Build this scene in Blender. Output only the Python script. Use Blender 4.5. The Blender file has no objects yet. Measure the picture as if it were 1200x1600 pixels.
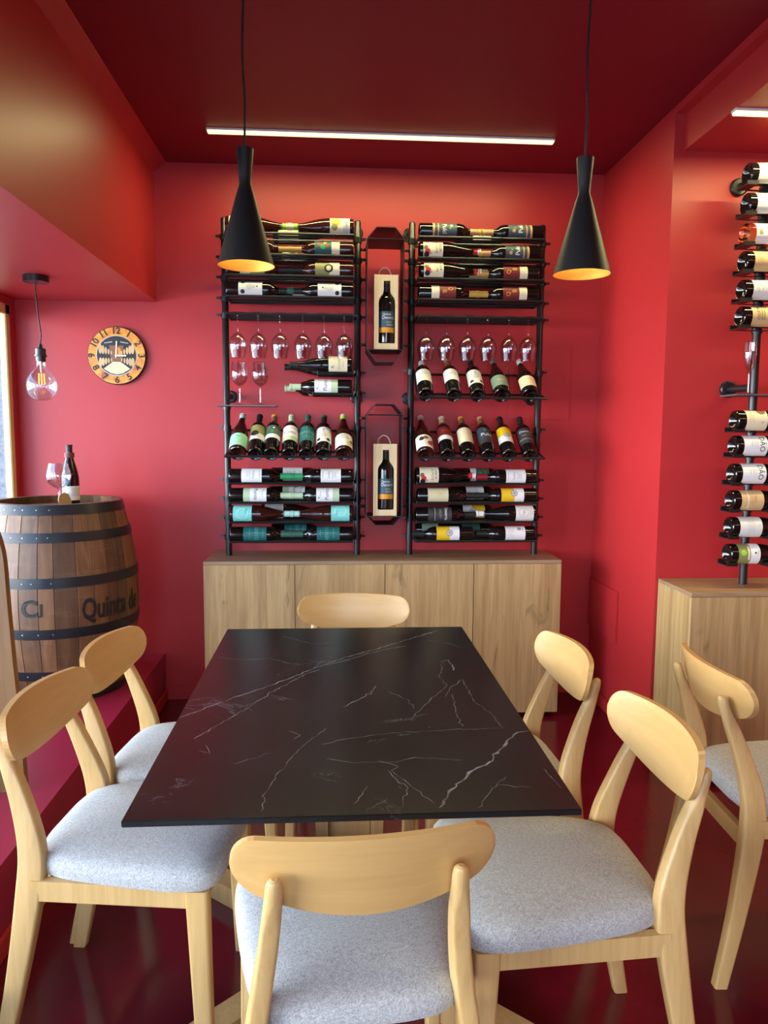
import bpy, bmesh, math, random
from mathutils import Vector, Matrix
random.seed(7)
C = bpy.context.scene.collection
PI = math.pi
rad = math.radians

# ------------------------------------------------------------------ camera
H = 1.41
def cam_axes(p, y, r):
    f = Vector((math.sin(y)*math.cos(p), math.cos(y)*math.cos(p), -math.sin(p)))
    rt = Vector((math.cos(y), -math.sin(y), 0))
    dn = f.cross(rt)
    r2 = rt*math.cos(r) + dn*math.sin(r)
    d2 = -rt*math.sin(r) + dn*math.cos(r)
    return r2, d2, f
r2, d2, fw = cam_axes(.10234, .06526, -.00613)
cd = bpy.data.cameras.new('camera')
cd.sensor_fit = 'VERTICAL'; cd.sensor_height = 24; cd.lens = 1172/1600*24
cd.clip_start = .02
cam = bpy.data.objects.new('camera', cd); C.objects.link(cam)
cam.matrix_world = Matrix(((r2.x, -d2.x, -fw.x, 0), (r2.y, -d2.y, -fw.y, 0), (r2.z, -d2.z, -fw.z, H), (0, 0, 0, 1)))
bpy.context.scene.camera = cam

# ------------------------------------------------------------------ light
SC = bpy.context.scene
SC.view_settings.view_transform = 'Standard'; SC.view_settings.look = 'None'
SC.view_settings.exposure = 0.0; SC.view_settings.gamma = 1
SC.view_settings.use_curve_mapping = False
W = bpy.data.worlds.new('world'); SC.world = W; W.use_nodes = True
wb = W.node_tree.nodes['Background']
wb.inputs['Color'].default_value = (.31, .60, 1, 1); wb.inputs['Strength'].default_value = 7.0
STRIP = 1.5            # brightness of the LED strips' diffusers
STRIP_W = 15            # light each LED strip throws down, watts
def area(name, loc, rot, sx, sy, power, color):
    l = bpy.data.lights.new(name, 'AREA'); l.shape = 'RECTANGLE'; l.size = sx; l.size_y = sy
    l.energy = power; l.color = color
    o = bpy.data.objects.new(name, l); o.location = loc; o.rotation_euler = rot; C.objects.link(o)
    return o
# low daylight from the bright street: through the bay glazing (left) and an added, unseen shop front (behind)
area('street_daylight', (-7.6, -.5, 1.85), (0, rad(-90), 0), 2.9, 13.0, 2600, (1, .97, .92))
area('street_daylight', (-1.6, -8.0, 3.2), (rad(90), 0, 0), 7.0, 4.0, 560, (1, .94, .84))
# two added fill lights, unseen, warming the cabinet fronts and chair backs
area('warm_fill_light', (.3, -.6, 2.74), (0, 0, 0), 1.6, .03, 2.5, (1, .84, .55))
area('warm_fill_light', (2.3, .4, 2.57), (0, 0, 0), 1.6, .03, 14, (1, .84, .55))

# ------------------------------------------------------------------ materials
MATS = {}
def newmat(name):
    m = bpy.data.materials.new(name); m.use_nodes = True
    nt = m.node_tree
    return m, nt, nt.nodes['Principled BSDF'], nt.nodes, nt.links
def col(c): return (c[0], c[1], c[2], 1)
def plain(name, c, rough=.5, metal=0, spec=.5, coat=0):
    if name in MATS: return MATS[name]
    m, nt, b, N, L = newmat(name)
    b.inputs['Base Color'].default_value = col(c); b.inputs['Roughness'].default_value = rough
    b.inputs['Metallic'].default_value = metal; b.inputs['Specular IOR Level'].default_value = spec
    b.inputs['Coat Weight'].default_value = coat
    MATS[name] = m; return m
def coords(N, L, scale, rnd=False, kind='Object', rot=None):
    tc = N.new('ShaderNodeTexCoord'); mp = N.new('ShaderNodeMapping')
    mp.inputs['Scale'].default_value = scale
    if rot: mp.inputs['Rotation'].default_value = rot
    L.new(tc.outputs[kind], mp.inputs['Vector'])
    if rnd:
        oi = N.new('ShaderNodeObjectInfo'); mu = N.new('ShaderNodeMath'); mu.operation = 'MULTIPLY'; mu.inputs[1].default_value = 37
        L.new(oi.outputs['Random'], mu.inputs[0]); L.new(mu.outputs[0], mp.inputs['Location'])
    return mp.outputs['Vector']
def ramp(N, L, fac, stops):
    r = N.new('ShaderNodeValToRGB'); e = r.color_ramp.elements
    while len(e) < len(stops): e.new(.5)
    for i, (p, c) in enumerate(stops): e[i].position = p; e[i].color = col(c)
    L.new(fac, r.inputs['Fac']); return r.outputs['Color']
def noise(N, L, vec, scale, detail=4, rough=.5, dist=0):
    n = N.new('ShaderNodeTexNoise'); n.inputs['Scale'].default_value = scale; n.inputs['Detail'].default_value = detail
    n.inputs['Roughness'].default_value = rough; n.inputs['Distortion'].default_value = dist
    L.new(vec, n.inputs['Vector']); return n.outputs['Fac']
def bump(N, L, b, fac, strength, dist=.002):
    bp = N.new('ShaderNodeBump'); bp.inputs['Strength'].default_value = strength; bp.inputs['Distance'].default_value = dist
    L.new(fac, bp.inputs['Height']); L.new(bp.outputs['Normal'], b.inputs['Normal'])
def mix(N, L, fac, a, bcol, mode='MIX'):
    m = N.new('ShaderNodeMix'); m.data_type = 'RGBA'; m.blend_type = mode
    if isinstance(fac, (int, float)): m.inputs['Factor'].default_value = fac
    else: L.new(fac, m.inputs['Factor'])
    for i, v in ((6, a), (7, bcol)):
        if isinstance(v, tuple): m.inputs[i].default_value = col(v)
        else: L.new(v, m.inputs[i])
    return m.outputs[2]
def paint(name, c1, c2, rough, scale=1.6):
    m, nt, b, N, L = newmat(name)
    v = coords(N, L, (1, 1, 1))
    f = noise(N, L, v, scale, 6, .6)
    L.new(ramp(N, L, f, [(.3, c1), (.7, c2)]), b.inputs['Base Color'])
    b.inputs['Roughness'].default_value = rough; b.inputs['Specular IOR Level'].default_value = .45
    bump(N, L, b, noise(N, L, v, 140, 2), .06, .001)
    return m
RED = paint('red_paint', (.46, .024, .027), (.49, .027, .030), .42)
PLINTH = paint('red_plinth_paint', (.28, .013, .042), (.32, .016, .047), .24)
CEIL = paint('red_paint_shaded', (.20, .003, .011), (.225, .004, .013), .55)  # darker copy of the wall red, ceiling shade put into the colour
def floor_mat():
    m, nt, b, N, L = newmat('red_resin_floor')
    v = coords(N, L, (1, 1, 1))
    f = noise(N, L, v, 2.2, 8, .65, .6)
    c = ramp(N, L, f, [(.3, (.080, .003, .009)), (.7, (.125, .004, .012))])
    w = noise(N, L, coords(N, L, (1, 1, 1), rot=(0, 0, .6)), 9, 10, .75, 1.5)
    c2 = mix(N, L, ramp(N, L, w, [(.66, (0, 0, 0)), (.76, (.22, .22, .22))]), c, (.34, .12, .12))
    L.new(c2, b.inputs['Base Color'])
    L.new(ramp(N, L, f, [(.3, (.12,)*3), (.75, (.24,)*3)]), b.inputs['Roughness'])
    bump(N, L, b, noise(N, L, v, 18, 3), .04, .002)
    return m
FLOOR = floor_mat()
def wood(name, c1, c2, c3, scale, rough=.45, knots=0, rnd=True, fine=1.0, axis='z'):
    m, nt, b, N, L = newmat(name)
    s = {'z': (scale, scale, scale*.045), 'x': (scale*.045, scale, scale), 'y': (scale, scale*.045, scale)}[axis]
    v = coords(N, L, s, rnd)
    f = noise(N, L, v, 1.0, 6, .6, .8)
    c = ramp(N, L, f, [(.28, c1), (.5, c2), (.74, c3)])
    s2 = tuple(q*5 for q in s)
    g = noise(N, L, coords(N, L, s2, rnd), 1.0, 3, .6)
    c = mix(N, L, ramp(N, L, g, [(.38, (.45*fine,)*3), (.56, (0, 0, 0))]), c, tuple(q*.62 for q in c1))
    if knots:
        s3 = {'z': (7, 7, 2.2), 'x': (2.2, 7, 7), 'y': (7, 2.2, 7)}[axis]
        k = noise(N, L, coords(N, L, s3, rnd), 1.0, 5, .6, 1.6)
        c = mix(N, L, ramp(N, L, k, [(.62, (0, 0, 0)), (.74, (knots,)*3)]), c, tuple(q*.40 for q in c1))
    L.new(c, b.inputs['Base Color']); b.inputs['Roughness'].default_value = rough
    bump(N, L, b, g, .08, .0006)
    return m
OAK = wood('chair_wood', (.53, .325, .115), (.61, .385, .15), (.67, .435, .185), 26, .38, 0, True, .35)
BOARD = wood('backrest_veneer', (.53, .31, .105), (.58, .345, .122), (.63, .39, .15), 15, .33, 0, True, .18, 'x')
CAB = wood('cabinet_oak', (.36, .22, .085), (.50, .325, .135), (.60, .41, .19), 15, .5, .85, True, .7)
CABTOP = wood('cabinet_oak_top', (.27, .175, .095), (.35, .235, .13), (.42, .29, .165), 17, .45, .4, True, .5, 'x')
PLANK = wood('plain_oak', (.36, .20, .075), (.43, .25, .095), (.48, .285, .115), 20, .5, .5, True, .5)
PINE = wood('pine_box', (.66, .50, .27), (.74, .58, .33), (.78, .63, .38), 40, .55, 0, True, .25)
BROWNOAK = wood('brown_oak', (.15, .070, .020), (.19, .092, .028), (.22, .11, .036), 20, .5, .5, True, .5)
def fabric():
    m, nt, b, N, L = newmat('light_grey_weave')
    v = coords(N, L, (1, 1, 1))
    wa = noise(N, L, coords(N, L, (640, 250, 300)), 1, 2, .5); wc = noise(N, L, coords(N, L, (250, 640, 300)), 1, 2, .5)
    mu = N.new('ShaderNodeMath'); mu.operation = 'MAXIMUM'
    L.new(wa, mu.inputs[0]); L.new(wc, mu.inputs[1])
    f = noise(N, L, v, 120, 4, .7)
    ad = N.new('ShaderNodeMath'); ad.operation = 'MULTIPLY_ADD'; ad.inputs[1].default_value = .35
    L.new(f, ad.inputs[0]); L.new(mu.outputs[0], ad.inputs[2])
    c = ramp(N, L, ad.outputs[0], [(.52, (.25, .245, .235)), (.74, (.435, .43, .415)), (.95, (.62, .61, .595))])
    L.new(c, b.inputs['Base Color']); b.inputs['Roughness'].default_value = .9; b.inputs['Specular IOR Level'].default_value = .2
    b.inputs['Sheen Weight'].default_value = .15
    bump(N, L, b, mu.outputs[0], .22, .001)
    return m
FAB = fabric()
def marble():
    m, nt, b, N, L = newmat('black_marble')
    v = coords(N, L, (1, 1, 1))
    f = noise(N, L, v, 3, 6, .6, .5)
    base = ramp(N, L, f, [(.3, (.0085, .0085, .009)), (.75, (.017, .0165, .017))])
    n2 = noise(N, L, coords(N, L, (1, 1, 1), rot=(0, 0, .7)), 3.1, 7, .62, .9)
    sp = N.new('ShaderNodeMath'); sp.operation = 'SUBTRACT'; sp.inputs[1].default_value = .5; L.new(n2, sp.inputs[0])
    ab = N.new('ShaderNodeMath'); ab.operation = 'ABSOLUTE'; L.new(sp.outputs[0], ab.inputs[0])
    vein = ramp(N, L, ab.outputs[0], [(0, (.35,)*3), (.006, (0, 0, 0))])
    n3 = noise(N, L, v, 4.2, 3, .5)
    mk = mix(N, L, 1.0, vein, ramp(N, L, n3, [(.52, (0, 0, 0)), (.68, (1, 1, 1))]), 'MULTIPLY')
    L.new(mix(N, L, mk, base, (.30, .30, .32)), b.inputs['Base Color'])
    b.inputs['Roughness'].default_value = .25; b.inputs['Specular IOR Level'].default_value = .36
    return m
MARBLE = marble()
def vein_mat():
    m, nt, b, N, L = newmat('white_vein')
    v = coords(N, L, (1, 1, 1))
    f = noise(N, L, v, 28, 5, .7)
    L.new(ramp(N, L, f, [(.36, (.03, .03, .032)), (.62, (.30, .30, .33))]), b.inputs['Base Color'])
    b.inputs['Roughness'].default_value = .36
    return m
VEIN = vein_mat()
BLACK = plain('black_powder_coat', (.012, .012, .013), .32)
BLACKSAT = plain('black_satin_shade', (.006, .006, .0065), .5, 0, .35)
CORD = plain('black_cord', (.008, .008, .008), .6)
IRON = plain('dark_hoop_iron', (.020, .022, .028), .38, .35)
RIVET = plain('rivet_steel', (.30, .31, .33), .35, .9)
GOLD = plain('gold_lining', (1, .58, .10), .42, .4)
ALU = plain('white_aluminium', (.75, .74, .70), .4)
def emis(name, c, s):
    m, nt, b, N, L = newmat(name)
    b.inputs['Base Color'].default_value = col(c); b.inputs['Emission Color'].default_value = col(c); b.inputs['Emission Strength'].default_value = s
    return m
LED = emis('led_diffuser', (1, .95, .50), STRIP)
FIL = emis('filament', (1, .52, .08), 2.0)
def glassmat(name, c, rough=0, ior=1.45):
    m, nt, b, N, L = newmat(name)
    b.inputs['Base Color'].default_value = col(c); b.inputs['Roughness'].default_value = rough
    b.inputs['Transmission Weight'].default_value = 1; b.inputs['IOR'].default_value = ior
    return m
def thinglass(name, tint, refl=.65):
    m = bpy.data.materials.new(name); m.use_nodes = True
    N, L = m.node_tree.nodes, m.node_tree.links
    N.remove(N['Principled BSDF'])
    t = N.new('ShaderNodeBsdfTransparent'); t.inputs['Color'].default_value = col(tint)
    g = N.new('ShaderNodeBsdfGlossy'); g.inputs['Roughness'].default_value = .02
    lf = N.new('ShaderNodeLayerWeight'); lf.inputs['Blend'].default_value = .5
    pw = N.new('ShaderNodeMath'); pw.operation = 'POWER'; pw.inputs[1].default_value = 3.2; L.new(lf.outputs['Facing'], pw.inputs[0])
    lw = N.new('ShaderNodeMath'); lw.operation = 'MULTIPLY_ADD'; lw.inputs[1].default_value = refl; lw.inputs[2].default_value = .12; L.new(pw.outputs[0], lw.inputs[0])
    mx = N.new('ShaderNodeMixShader')
    L.new(lw.outputs[0], mx.inputs[0]); L.new(t.outputs[0], mx.inputs[1]); L.new(g.outputs[0], mx.inputs[2])
    L.new(mx.outputs[0], N['Material Output'].inputs['Surface'])
    return m
GLASS = thinglass('clear_glass', (.955, .955, .96))
PANE = thinglass('window_glass', (.97, .98, .98), .12)
AMBER = glassmat('amber_glass', (1, .86, .36))
BOTTLE = {'k': plain('black_bottle_glass', (.006, .005, .005), .06, 0, .6),
          'b': plain('brown_bottle_glass', (.030, .007, .005), .06, 0, .6),
          'a': AMBER}
PAL = {'white': (.80, .80, .78), 'paper': (.74, .73, .68), 'cream': (.76, .68, .46), 'cream2': (.62, .58, .36), 'tan': (.62, .42, .20), 'orange': (.70, .30, .03),
       'mint': (.27, .68, .45), 'paleturq': (.40, .74, .66), 'turq': (.20, .66, .60), 'teal': (.008, .13, .12), 'dteal': (.02, .09, .085), 'green': (.02, .30, .11),
       'dgreen': (.03, .12, .08), 'lime': (.30, .62, .05), 'pgreen': (.46, .60, .38), 'olive': (.26, .25, .09), 'grey': (.28, .28, .28), 'sage': (.17, .24, .18),
       'dred': (.16, .012, .014), 'red': (.55, .02, .02), 'wine': (.25, .006, .02), 'gold': (.55, .34, .07), 'copper': (.50, .27, .12), 'brown': (.22, .09, .04),
       'slate': (.035, .055, .075), 'blue': (.035, .085, .13), 'char': (.035, .035, .037), 'black': (.010, .010, .010), 'yellow': (.78, .50, .01), 'pink': (.62, .30, .28),
       'amberband': (.78, .33, .02), 'greytext': (.30, .30, .30), 'lgrey': (.52, .53, .52), 'cork': (.55, .37, .19), 'maroon': (.15, .025, .03), 'palegold': (.62, .52, .22), 'lteal': (.16, .38, .36)}
def pal(k):
    return plain('label_'+k, PAL[k], .55 if k not in ('gold', 'copper') else .35)

# ------------------------------------------------------------------ mesh tools
class MB:
    def __init__(s): s.bm = bmesh.new(); s.mats = []
    def mi(s, m):
        if m not in s.mats: s.mats.append(m)
        return s.mats.index(m)
    def face(s, vs, i, sm=False):
        try: f = s.bm.faces.new(vs)
        except ValueError: return
        f.material_index = i; f.smooth = sm
    def box(s, x0, x1, y0, y1, z0, z1, m, bev=0, M=None):
        i = s.mi(m)
        g = bmesh.ops.create_cube(s.bm, size=1)
        vs = g['verts']
        for v in vs:
            v.co = Vector(((x0+x1)/2 + v.co.x*(x1-x0), (y0+y1)/2 + v.co.y*(y1-y0), (z0+z1)/2 + v.co.z*(z1-z0)))
            if M: v.co = M @ v.co
        for f in {f for v in vs for f in v.link_faces}: f.material_index = i
        if bev:
            bmesh.ops.bevel(s.bm, geom=list({e for v in vs for e in v.link_edges}), offset=bev, segments=2, affect='EDGES', clamp_overlap=True)
        return s
    def rings(s, rings, m, cap0=True, cap1=True, sm=True, closed=True):
        i = s.mi(m); R = [[s.bm.verts.new(p) for p in r] for r in rings]
        n = len(R[0])
        for a, b in zip(R, R[1:]):
            for k in range(n if closed else n-1):
                s.face((a[k], a[(k+1) % n], b[(k+1) % n], b[k]), i, sm)
        if cap0: s.face(R[0][::-1], i)
        if cap1: s.face(R[-1], i)
        return R
    def lathe(s, prof, m, seg=24, M=None, cap0=False, cap1=False):
        rs = []
        for r, z in prof:
            ring = [Vector((r*math.cos(2*PI*k/seg), r*math.sin(2*PI*k/seg), z)) for k in range(seg)]
            rs.append([M @ p for p in ring] if M else ring)
        s.rings(rs, m, cap0, cap1); return s
    def tube(s, pts, r, m, seg=10, caps=True):
        pts = [Vector(p) for p in pts]; rs = []
        for k, p in enumerate(pts):
            t = (pts[min(k+1, len(pts)-1)] - pts[max(k-1, 0)]).normalized()
            u = t.cross(Vector((0, 0, 1)));
            if u.length < .05: u = t.cross(Vector((0, 1, 0)))
            u.normalize(); w = u.cross(t)
            rr = r[k] if isinstance(r, (list, tuple)) else r
            rs.append([p + u*rr*math.cos(2*PI*j/seg) + w*rr*math.sin(2*PI*j/seg) for j in range(seg)])
        s.rings(rs, m, caps, caps); return s
    def prism(s, outline, vec, m, sm=False):
        vec = Vector(vec); a = [Vector(p) for p in outline]
        s.rings([a, [p+vec for p in a]], m, True, True, sm); return s
    def build(s, name, parent=None, link=True):
        bmesh.ops.recalc_face_normals(s.bm, faces=s.bm.faces)
        for e in s.bm.edges:
            if len(e.link_faces) == 2 and e.calc_face_angle(0) > .62: e.smooth = False
        me = bpy.data.meshes.new(name); s.bm.to_mesh(me); s.bm.free()
        for m in s.mats: me.materials.append(m)
        return inst(name, me, parent)
def inst(name, me, parent=None, mat=None):
    o = bpy.data.objects.new(name, me); C.objects.link(o)
    if parent: o.parent = parent
    if mat: o.matrix_world = mat
    return o
def empty(name, M, label, cat, group=None):
    o = bpy.data.objects.new(name, None); C.objects.link(o); o.empty_display_size = .05
    o.matrix_world = M if isinstance(M, Matrix) else Matrix.Translation(M)
    return tag(o, label, cat, group)
def tag(o, label, cat, group=None):
    o['label'] = label; o['category'] = cat
    if group: o['group'] = group
    return o
def structure(o): o['kind'] = 'structure'; return o
def relabel(o, t): o['label'] = t; return o
def copy_tree(o, M, label):
    c = o.copy(); C.objects.link(c); c.matrix_world = M; c['label'] = label
    for ch in o.children:
        d = ch.copy(); C.objects.link(d); d.parent = c
        for g in ch.children:
            e = g.copy(); C.objects.link(e); e.parent = d
    return c
def catmull(P, n):
    out = []
    Q = [tuple(2*a-b for a, b in zip(P[0], P[1]))] + list(P) + [tuple(2*a-b for a, b in zip(P[-1], P[-2]))]
    for i in range(1, len(Q)-2):
        for k in range(n):
            t = k/n
            out.append(tuple(.5*(2*b + (c-a)*t + (2*a-5*b+4*c-d)*t*t + (3*b-a-3*c+d)*t**3) for a, b, c, d in zip(Q[i-1], Q[i], Q[i+1], Q[i+2])))
    out.append(tuple(P[-1])); return out
TXT = {}
def text_geo(txt, size, fat=0):
    """triangulated outline of a word: verts (x,y) centred, faces"""
    key = (txt, fat)
    if key not in TXT:
        cu = bpy.data.curves.new('t', 'FONT'); cu.body = txt; cu.align_x = 'CENTER'; cu.align_y = 'CENTER'; cu.size = 1; cu.resolution_u = 3; cu.offset = fat
        ob = bpy.data.objects.new('t', cu)
        me = bpy.data.meshes.new_from_object(ob)
        TXT[key] = ([(v.co.x, v.co.y) for v in me.vertices], [tuple(p.vertices) for p in me.polygons])
        bpy.data.objects.remove(ob); bpy.data.curves.remove(cu); bpy.data.meshes.remove(me)
    v, f = TXT[key]
    return [(x*size, y*size) for x, y in v], f

# ------------------------------------------------------------------ room shell
def shell(name, parts, m=RED):
    b = MB()
    for p in parts: b.box(*p, m)
    return structure(b.build(name))
XL, XB, XR, YB, YR, YF = -1.60, -.90, 1.39, 3.95, 3.135, -2.2
ZC, ZBK, ZRC, ZP = 2.753, 2.072, 2.58, .25
structure(MB().box(XL-.2, 4.2, YF-.2, YB+.2, -.1, 0, FLOOR).build('floor'))
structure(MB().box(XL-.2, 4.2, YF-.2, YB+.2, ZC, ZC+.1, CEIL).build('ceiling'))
shell('wall_back', [(XL-.04, 4.2, YB, YB+.2, 0, ZC)])
shell('wall_right', [(XR, 4.0, YR, YB, 0, ZC), (4.0, 4.2, YF, YB, 0, ZC)])
shell('wall_left', [(XL-.2, XL, YF, YB, 0, .36), (XL-.2, XL, YF, 3.6, 2.035, ZC), (XL-.04, XL, 3.6, YB, 2.035, ZC), (XL-.04, XL, 3.89, YB, .36, 2.035), (XL-.2, XL, YF, -1.3, .36, 2.035)])
shell('wall_front', [(XL-.2, XL+.04, YF-.2, YF, 0, ZC), (.9, 4.2, YF-.2, YF, 0, ZC), (XL+.04, .9, YF-.2, YF, 2.35, ZC), (XL+.04, .9, YF-.2, YF, 0, .3)])
# raised plinth of the window bay, boxed soffit above it, lowered ceiling with its small cornice on the right
shell('trim_1', [(XL, XB, YF, YB, 0, ZP)], PLINTH)
b = MB(); b.box(XL, XB, YF, YB, ZBK, ZC, RED)
b.prism([(XB, YF, ZC-.05), (XB, YF, ZC), (XB+.06, YF, ZC)], (0, YB-YF, 0), RED); structure(b.build('trim_2'))
shell('trim_3', [(XR+.042, 4.0, YF, YR, ZRC, ZC), (XR, XR+.05, YF, YR, ZC-.03, ZC)])
# flush painted access panels
structure(MB().box(.912, 1.239, YB-.010, YB, 1.498, 1.872, RED, .0025).build('trim_4'))
b = MB(); b.box(XR-.011, XR, 3.54, 3.94, .385, .648, RED, .0025); structure(b.build('trim_5'))
structure(MB().box(XB, -.632, YB-.012, YB, 0, .07, RED, .003).build('baseboard_back'))
structure(MB().box(XB, XB+.012, YF, YB-.012, 0, .06, RED, .003).build('baseboard_left'))
structure(MB().box(XR-.012, XR, YR, YB, 0, .07, RED, .003).build('baseboard_right'))
# glazing of the bay: pale yellow frame, panes
FRAME = plain('pale_yellow_frame', (.78, .66, .26), .5)
def window(name, frames, pane):
    w = MB()
    for f in frames: w.box(*f, FRAME, .004)
    o = structure(w.build(name))
    structure(MB().box(*pane, PANE).build('pane', o))
    return o
fx0, fx1 = XL-.035, XL-.002
window('window_1', [(fx0, fx1, 3.842, 3.89, .36, 2.035), (fx0, fx1, -1.3, -1.24, .36, 2.035), (fx0, fx1, 1.25, 1.31, .36, 2.035),
                    (fx0, fx1, -1.3, 3.89, 1.985, 2.035), (fx0, fx1, -1.3, 3.89, .36, .41)], (XL-.022, XL-.016, -1.25, 3.85, .40, 1.99))
wx0, wx1, wy = XL+.04, .9, YF  # added rear shop window, unseen, placed to let light onto the back wall
window('window_rear_added', [(wx0, wx0+.06, wy-.13, wy-.05, .3, 2.35), (wx1-.06, wx1, wy-.13, wy-.05, .3, 2.35), (-.38, -.32, wy-.13, wy-.05, .3, 2.35),
                    (wx0, wx1, wy-.13, wy-.05, 2.29, 2.35), (wx0, wx1, wy-.13, wy-.05, .3, .36)], (wx0+.05, wx1-.05, wy-.093, wy-.087, .35, 2.30))
# outside: pavement and a rough granite wall seen through the bay window
def granite():
    m, nt, bb, N, L = newmat('granite')
    v = coords(N, L, (1, 1, 1))
    f = noise(N, L, v, 26, 8, .8)
    L.new(ramp(N, L, f, [(.35, (.10, .11, .12)), (.6, (.22, .24, .26))]), bb.inputs['Base Color']); bb.inputs['Roughness'].default_value = .85
    bump(N, L, bb, f, .5, .02); return m
GRAN = granite()
structure(MB().box(-14, XL-.25, -8, 9, -.12, -.02, plain('pavement', (.42, .42, .41), .8)).build('floor'))
structure(MB().box(-7, XL-.25, 6.2, 6.6, -.02, 4.5, GRAN).build('wall_outside'))

# ------------------------------------------------------------------ LED lines
def led_line(x0, x1, y, z, label, power=1):
    root = empty('led_strip_light', (x0, y, z), label, 'ceiling light')
    MB().box(0, x1-x0, -.017, .017, -.010, 0, ALU, .002).build('profile', root)
    MB().box(.004, x1-x0-.004, -.0155, .0155, -.018, -.009, LED, .002).build('diffuser', root)
    area('led_light', ((x0+x1)/2, y, z-.0190), (0, 0, 0), x1-x0-.02, .016, STRIP_W*power, (1, .92, .42))
led_line(-.567, .997, 3.515, ZC, 'long glowing LED line on the ceiling above the two wine racks')
led_line(1.425, 2.95, 2.737, ZRC, 'glowing LED line on lower right ceiling, cut by photo edge', 1.5)

# ------------------------------------------------------------------ cabinets
def cabinet(name, x0, x1, y0, y1, h, n, label):
    root = empty(name, ((x0+x1)/2, (y0+y1)/2, 0), label, 'cabinet')
    cx, cy = (x0+x1)/2, (y0+y1)/2
    w, d = (x1-x0)/2, (y1-y0)/2
    MB().box(-w, w, -d+.019, d, .025, h-.016, CAB).build('carcass', root)
    MB().box(-w, w, -d, d, h-.016, h, CABTOP, .001).build('top_panel', root)
    dw = 2*w/n
    for k in range(n):
        MB().box(-w+k*dw+(.0015 if k else 0), -w+(k+1)*dw-(.0015 if k < n-1 else 0), -d, -d+.018, .025, h-.0175, CAB, .0008).build('door', root)
    for sx in (-w+.06, w-.06):
        for sy in (-d+.05, d-.05):
            MB().lathe([(.018, 0), (.018, .025)], BLACK, 12, Matrix.Translation((sx, sy, 0)), True, True).build('foot', root)
cabinet('sideboard', -.632, 1.117, 3.60, 3.945, .80, 4, 'long low oak sideboard with four doors under the two wine racks')
cabinet('sideboard', 1.402, 3.12, 2.822, 3.13, .797, 4, 'oak sideboard at the right photo edge under the single pole rack')

# ------------------------------------------------------------------ table
T0, T1, T2, T3 = -.366, .438, 1.248, 2.527
VEINS = [[(-.365,1.718),(-.264,1.84),(-.165,1.945),(-.064,2.076),(.014,2.166),(.151,2.289),(.352,2.482)],[(-.043,2.104),(.026,2.146),(.098,2.215),(.175,2.275),(.226,2.295)],[(-.307,1.596),(-.275,1.661),(-.216,1.769),(-.16,1.893),(-.085,2.027),(-.042,2.068)],[(-.349,2.202),(-.275,2.171),(-.195,2.18),(-.146,2.139),(-.099,2.114)],[(.185,1.266),(.209,1.316),(.234,1.355),(.265,1.403),(.32,1.455),(.346,1.502),(.398,1.594),(.436,1.603)],[(-.032,1.551),(.028,1.58),(.125,1.607),(.241,1.617),(.377,1.622)],[(.381,1.617),(.369,1.715),(.346,1.796),(.345,1.964)],[(.017,1.771),(.061,1.824),(.088,1.866),(.109,1.926)],[(-.13,1.269),(-.13,1.342),(-.113,1.406),(-.094,1.476),(-.066,1.553),(-.016,1.649)],[(-.022,1.482),(.034,1.46),(.113,1.456),(.164,1.478),(.259,1.458)],[(.314,2.126),(.285,1.983),(.295,1.917),(.24,1.815),(.177,1.687)],[(.303,2.126),(.334,2.14),(.334,2.043)],[(.103,1.421),(.135,1.344),(.117,1.27)],[(.033,1.288),(.061,1.356)],[(.054,1.266),(.095,1.307)],[(.254,1.262),(.287,1.32),(.332,1.383)],[(.302,1.351),(.338,1.343),(.373,1.334)],[(.414,1.413),(.425,1.329)],[(.296,2.36),(.356,2.325),(.396,2.265)],[(-.204,1.463),(-.167,1.489),(-.13,1.516)],[(-.104,1.63),(-.076,1.606),(-.092,1.579)],[(.301,1.856),(.29,1.745),(.289,1.633)],[(.082,1.467),(.128,1.437),(.111,1.42),(.179,1.281)],[(-.178,2.428),(-.072,2.33),(.003,2.35)],[(.135,1.879),(.18,1.818),(.193,1.749)],[(.345,1.964),(.303,1.901),(.277,1.828)],[(-.276,1.563),(-.261,1.523),(-.287,1.534)]]
VW = {0: 1.5, 4: 2.2, 1: 1.1, 2: 1.0, 11: 1.6, 7: 1.2}
tcx, tcy = (T0+T1)/2, (T2+T3)/2
tab = empty('dining_table', (tcx, tcy, 0), 'rectangular dining table with black white-veined marble top on oak pedestal', 'table')
b = MB(); b.box(T0-tcx, T1-tcx, T2-tcy, T3-tcy, .738, .75, MARBLE, .0015)
vi = b.mi(VEIN)
for k, l in enumerate(VEINS):
    P = []
    for a, c in zip(l, l[1:]):
        n = max(2, int(math.hypot(c[0]-a[0], c[1]-a[1])/.012))
        P += [(a[0]+(c[0]-a[0])*j/n, a[1]+(c[1]-a[1])*j/n) for j in range(n)]
    P.append(l[-1])
    jit = [(x+random.gauss(0, .0022), y+random.gauss(0, .0022)) if 0 < q < len(P)-1 else (x, y) for q, (x, y) in enumerate(P)]
    w0 = VW.get(k, .5)*.0012
    prev = None
    for q, (x, y) in enumerate(jit):
        x2, y2 = jit[min(q+1, len(jit)-1)]; x1, y1 = jit[max(q-1, 0)]
        dx, dy = x2-x1, y2-y1; L_ = math.hypot(dx, dy) or 1
        w = w0*(.35+random.random())*(1 if 0 < q < len(jit)-1 else .2)
        px, py = -dy/L_*w, dx/L_*w
        cl = lambda a, lo, hi: min(max(a, lo), hi)
        pr = [b.bm.verts.new((cl(x+s*px, T0+.002, T1-.002)-tcx, cl(y+s*py, T2+.002, T3-.002)-tcy, .75012)) for s in (1, -1)]
        if prev: b.face((prev[0], prev[1], pr[1], pr[0]), vi)
        prev = pr
me_top = b.build('tabletop', tab)
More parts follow.
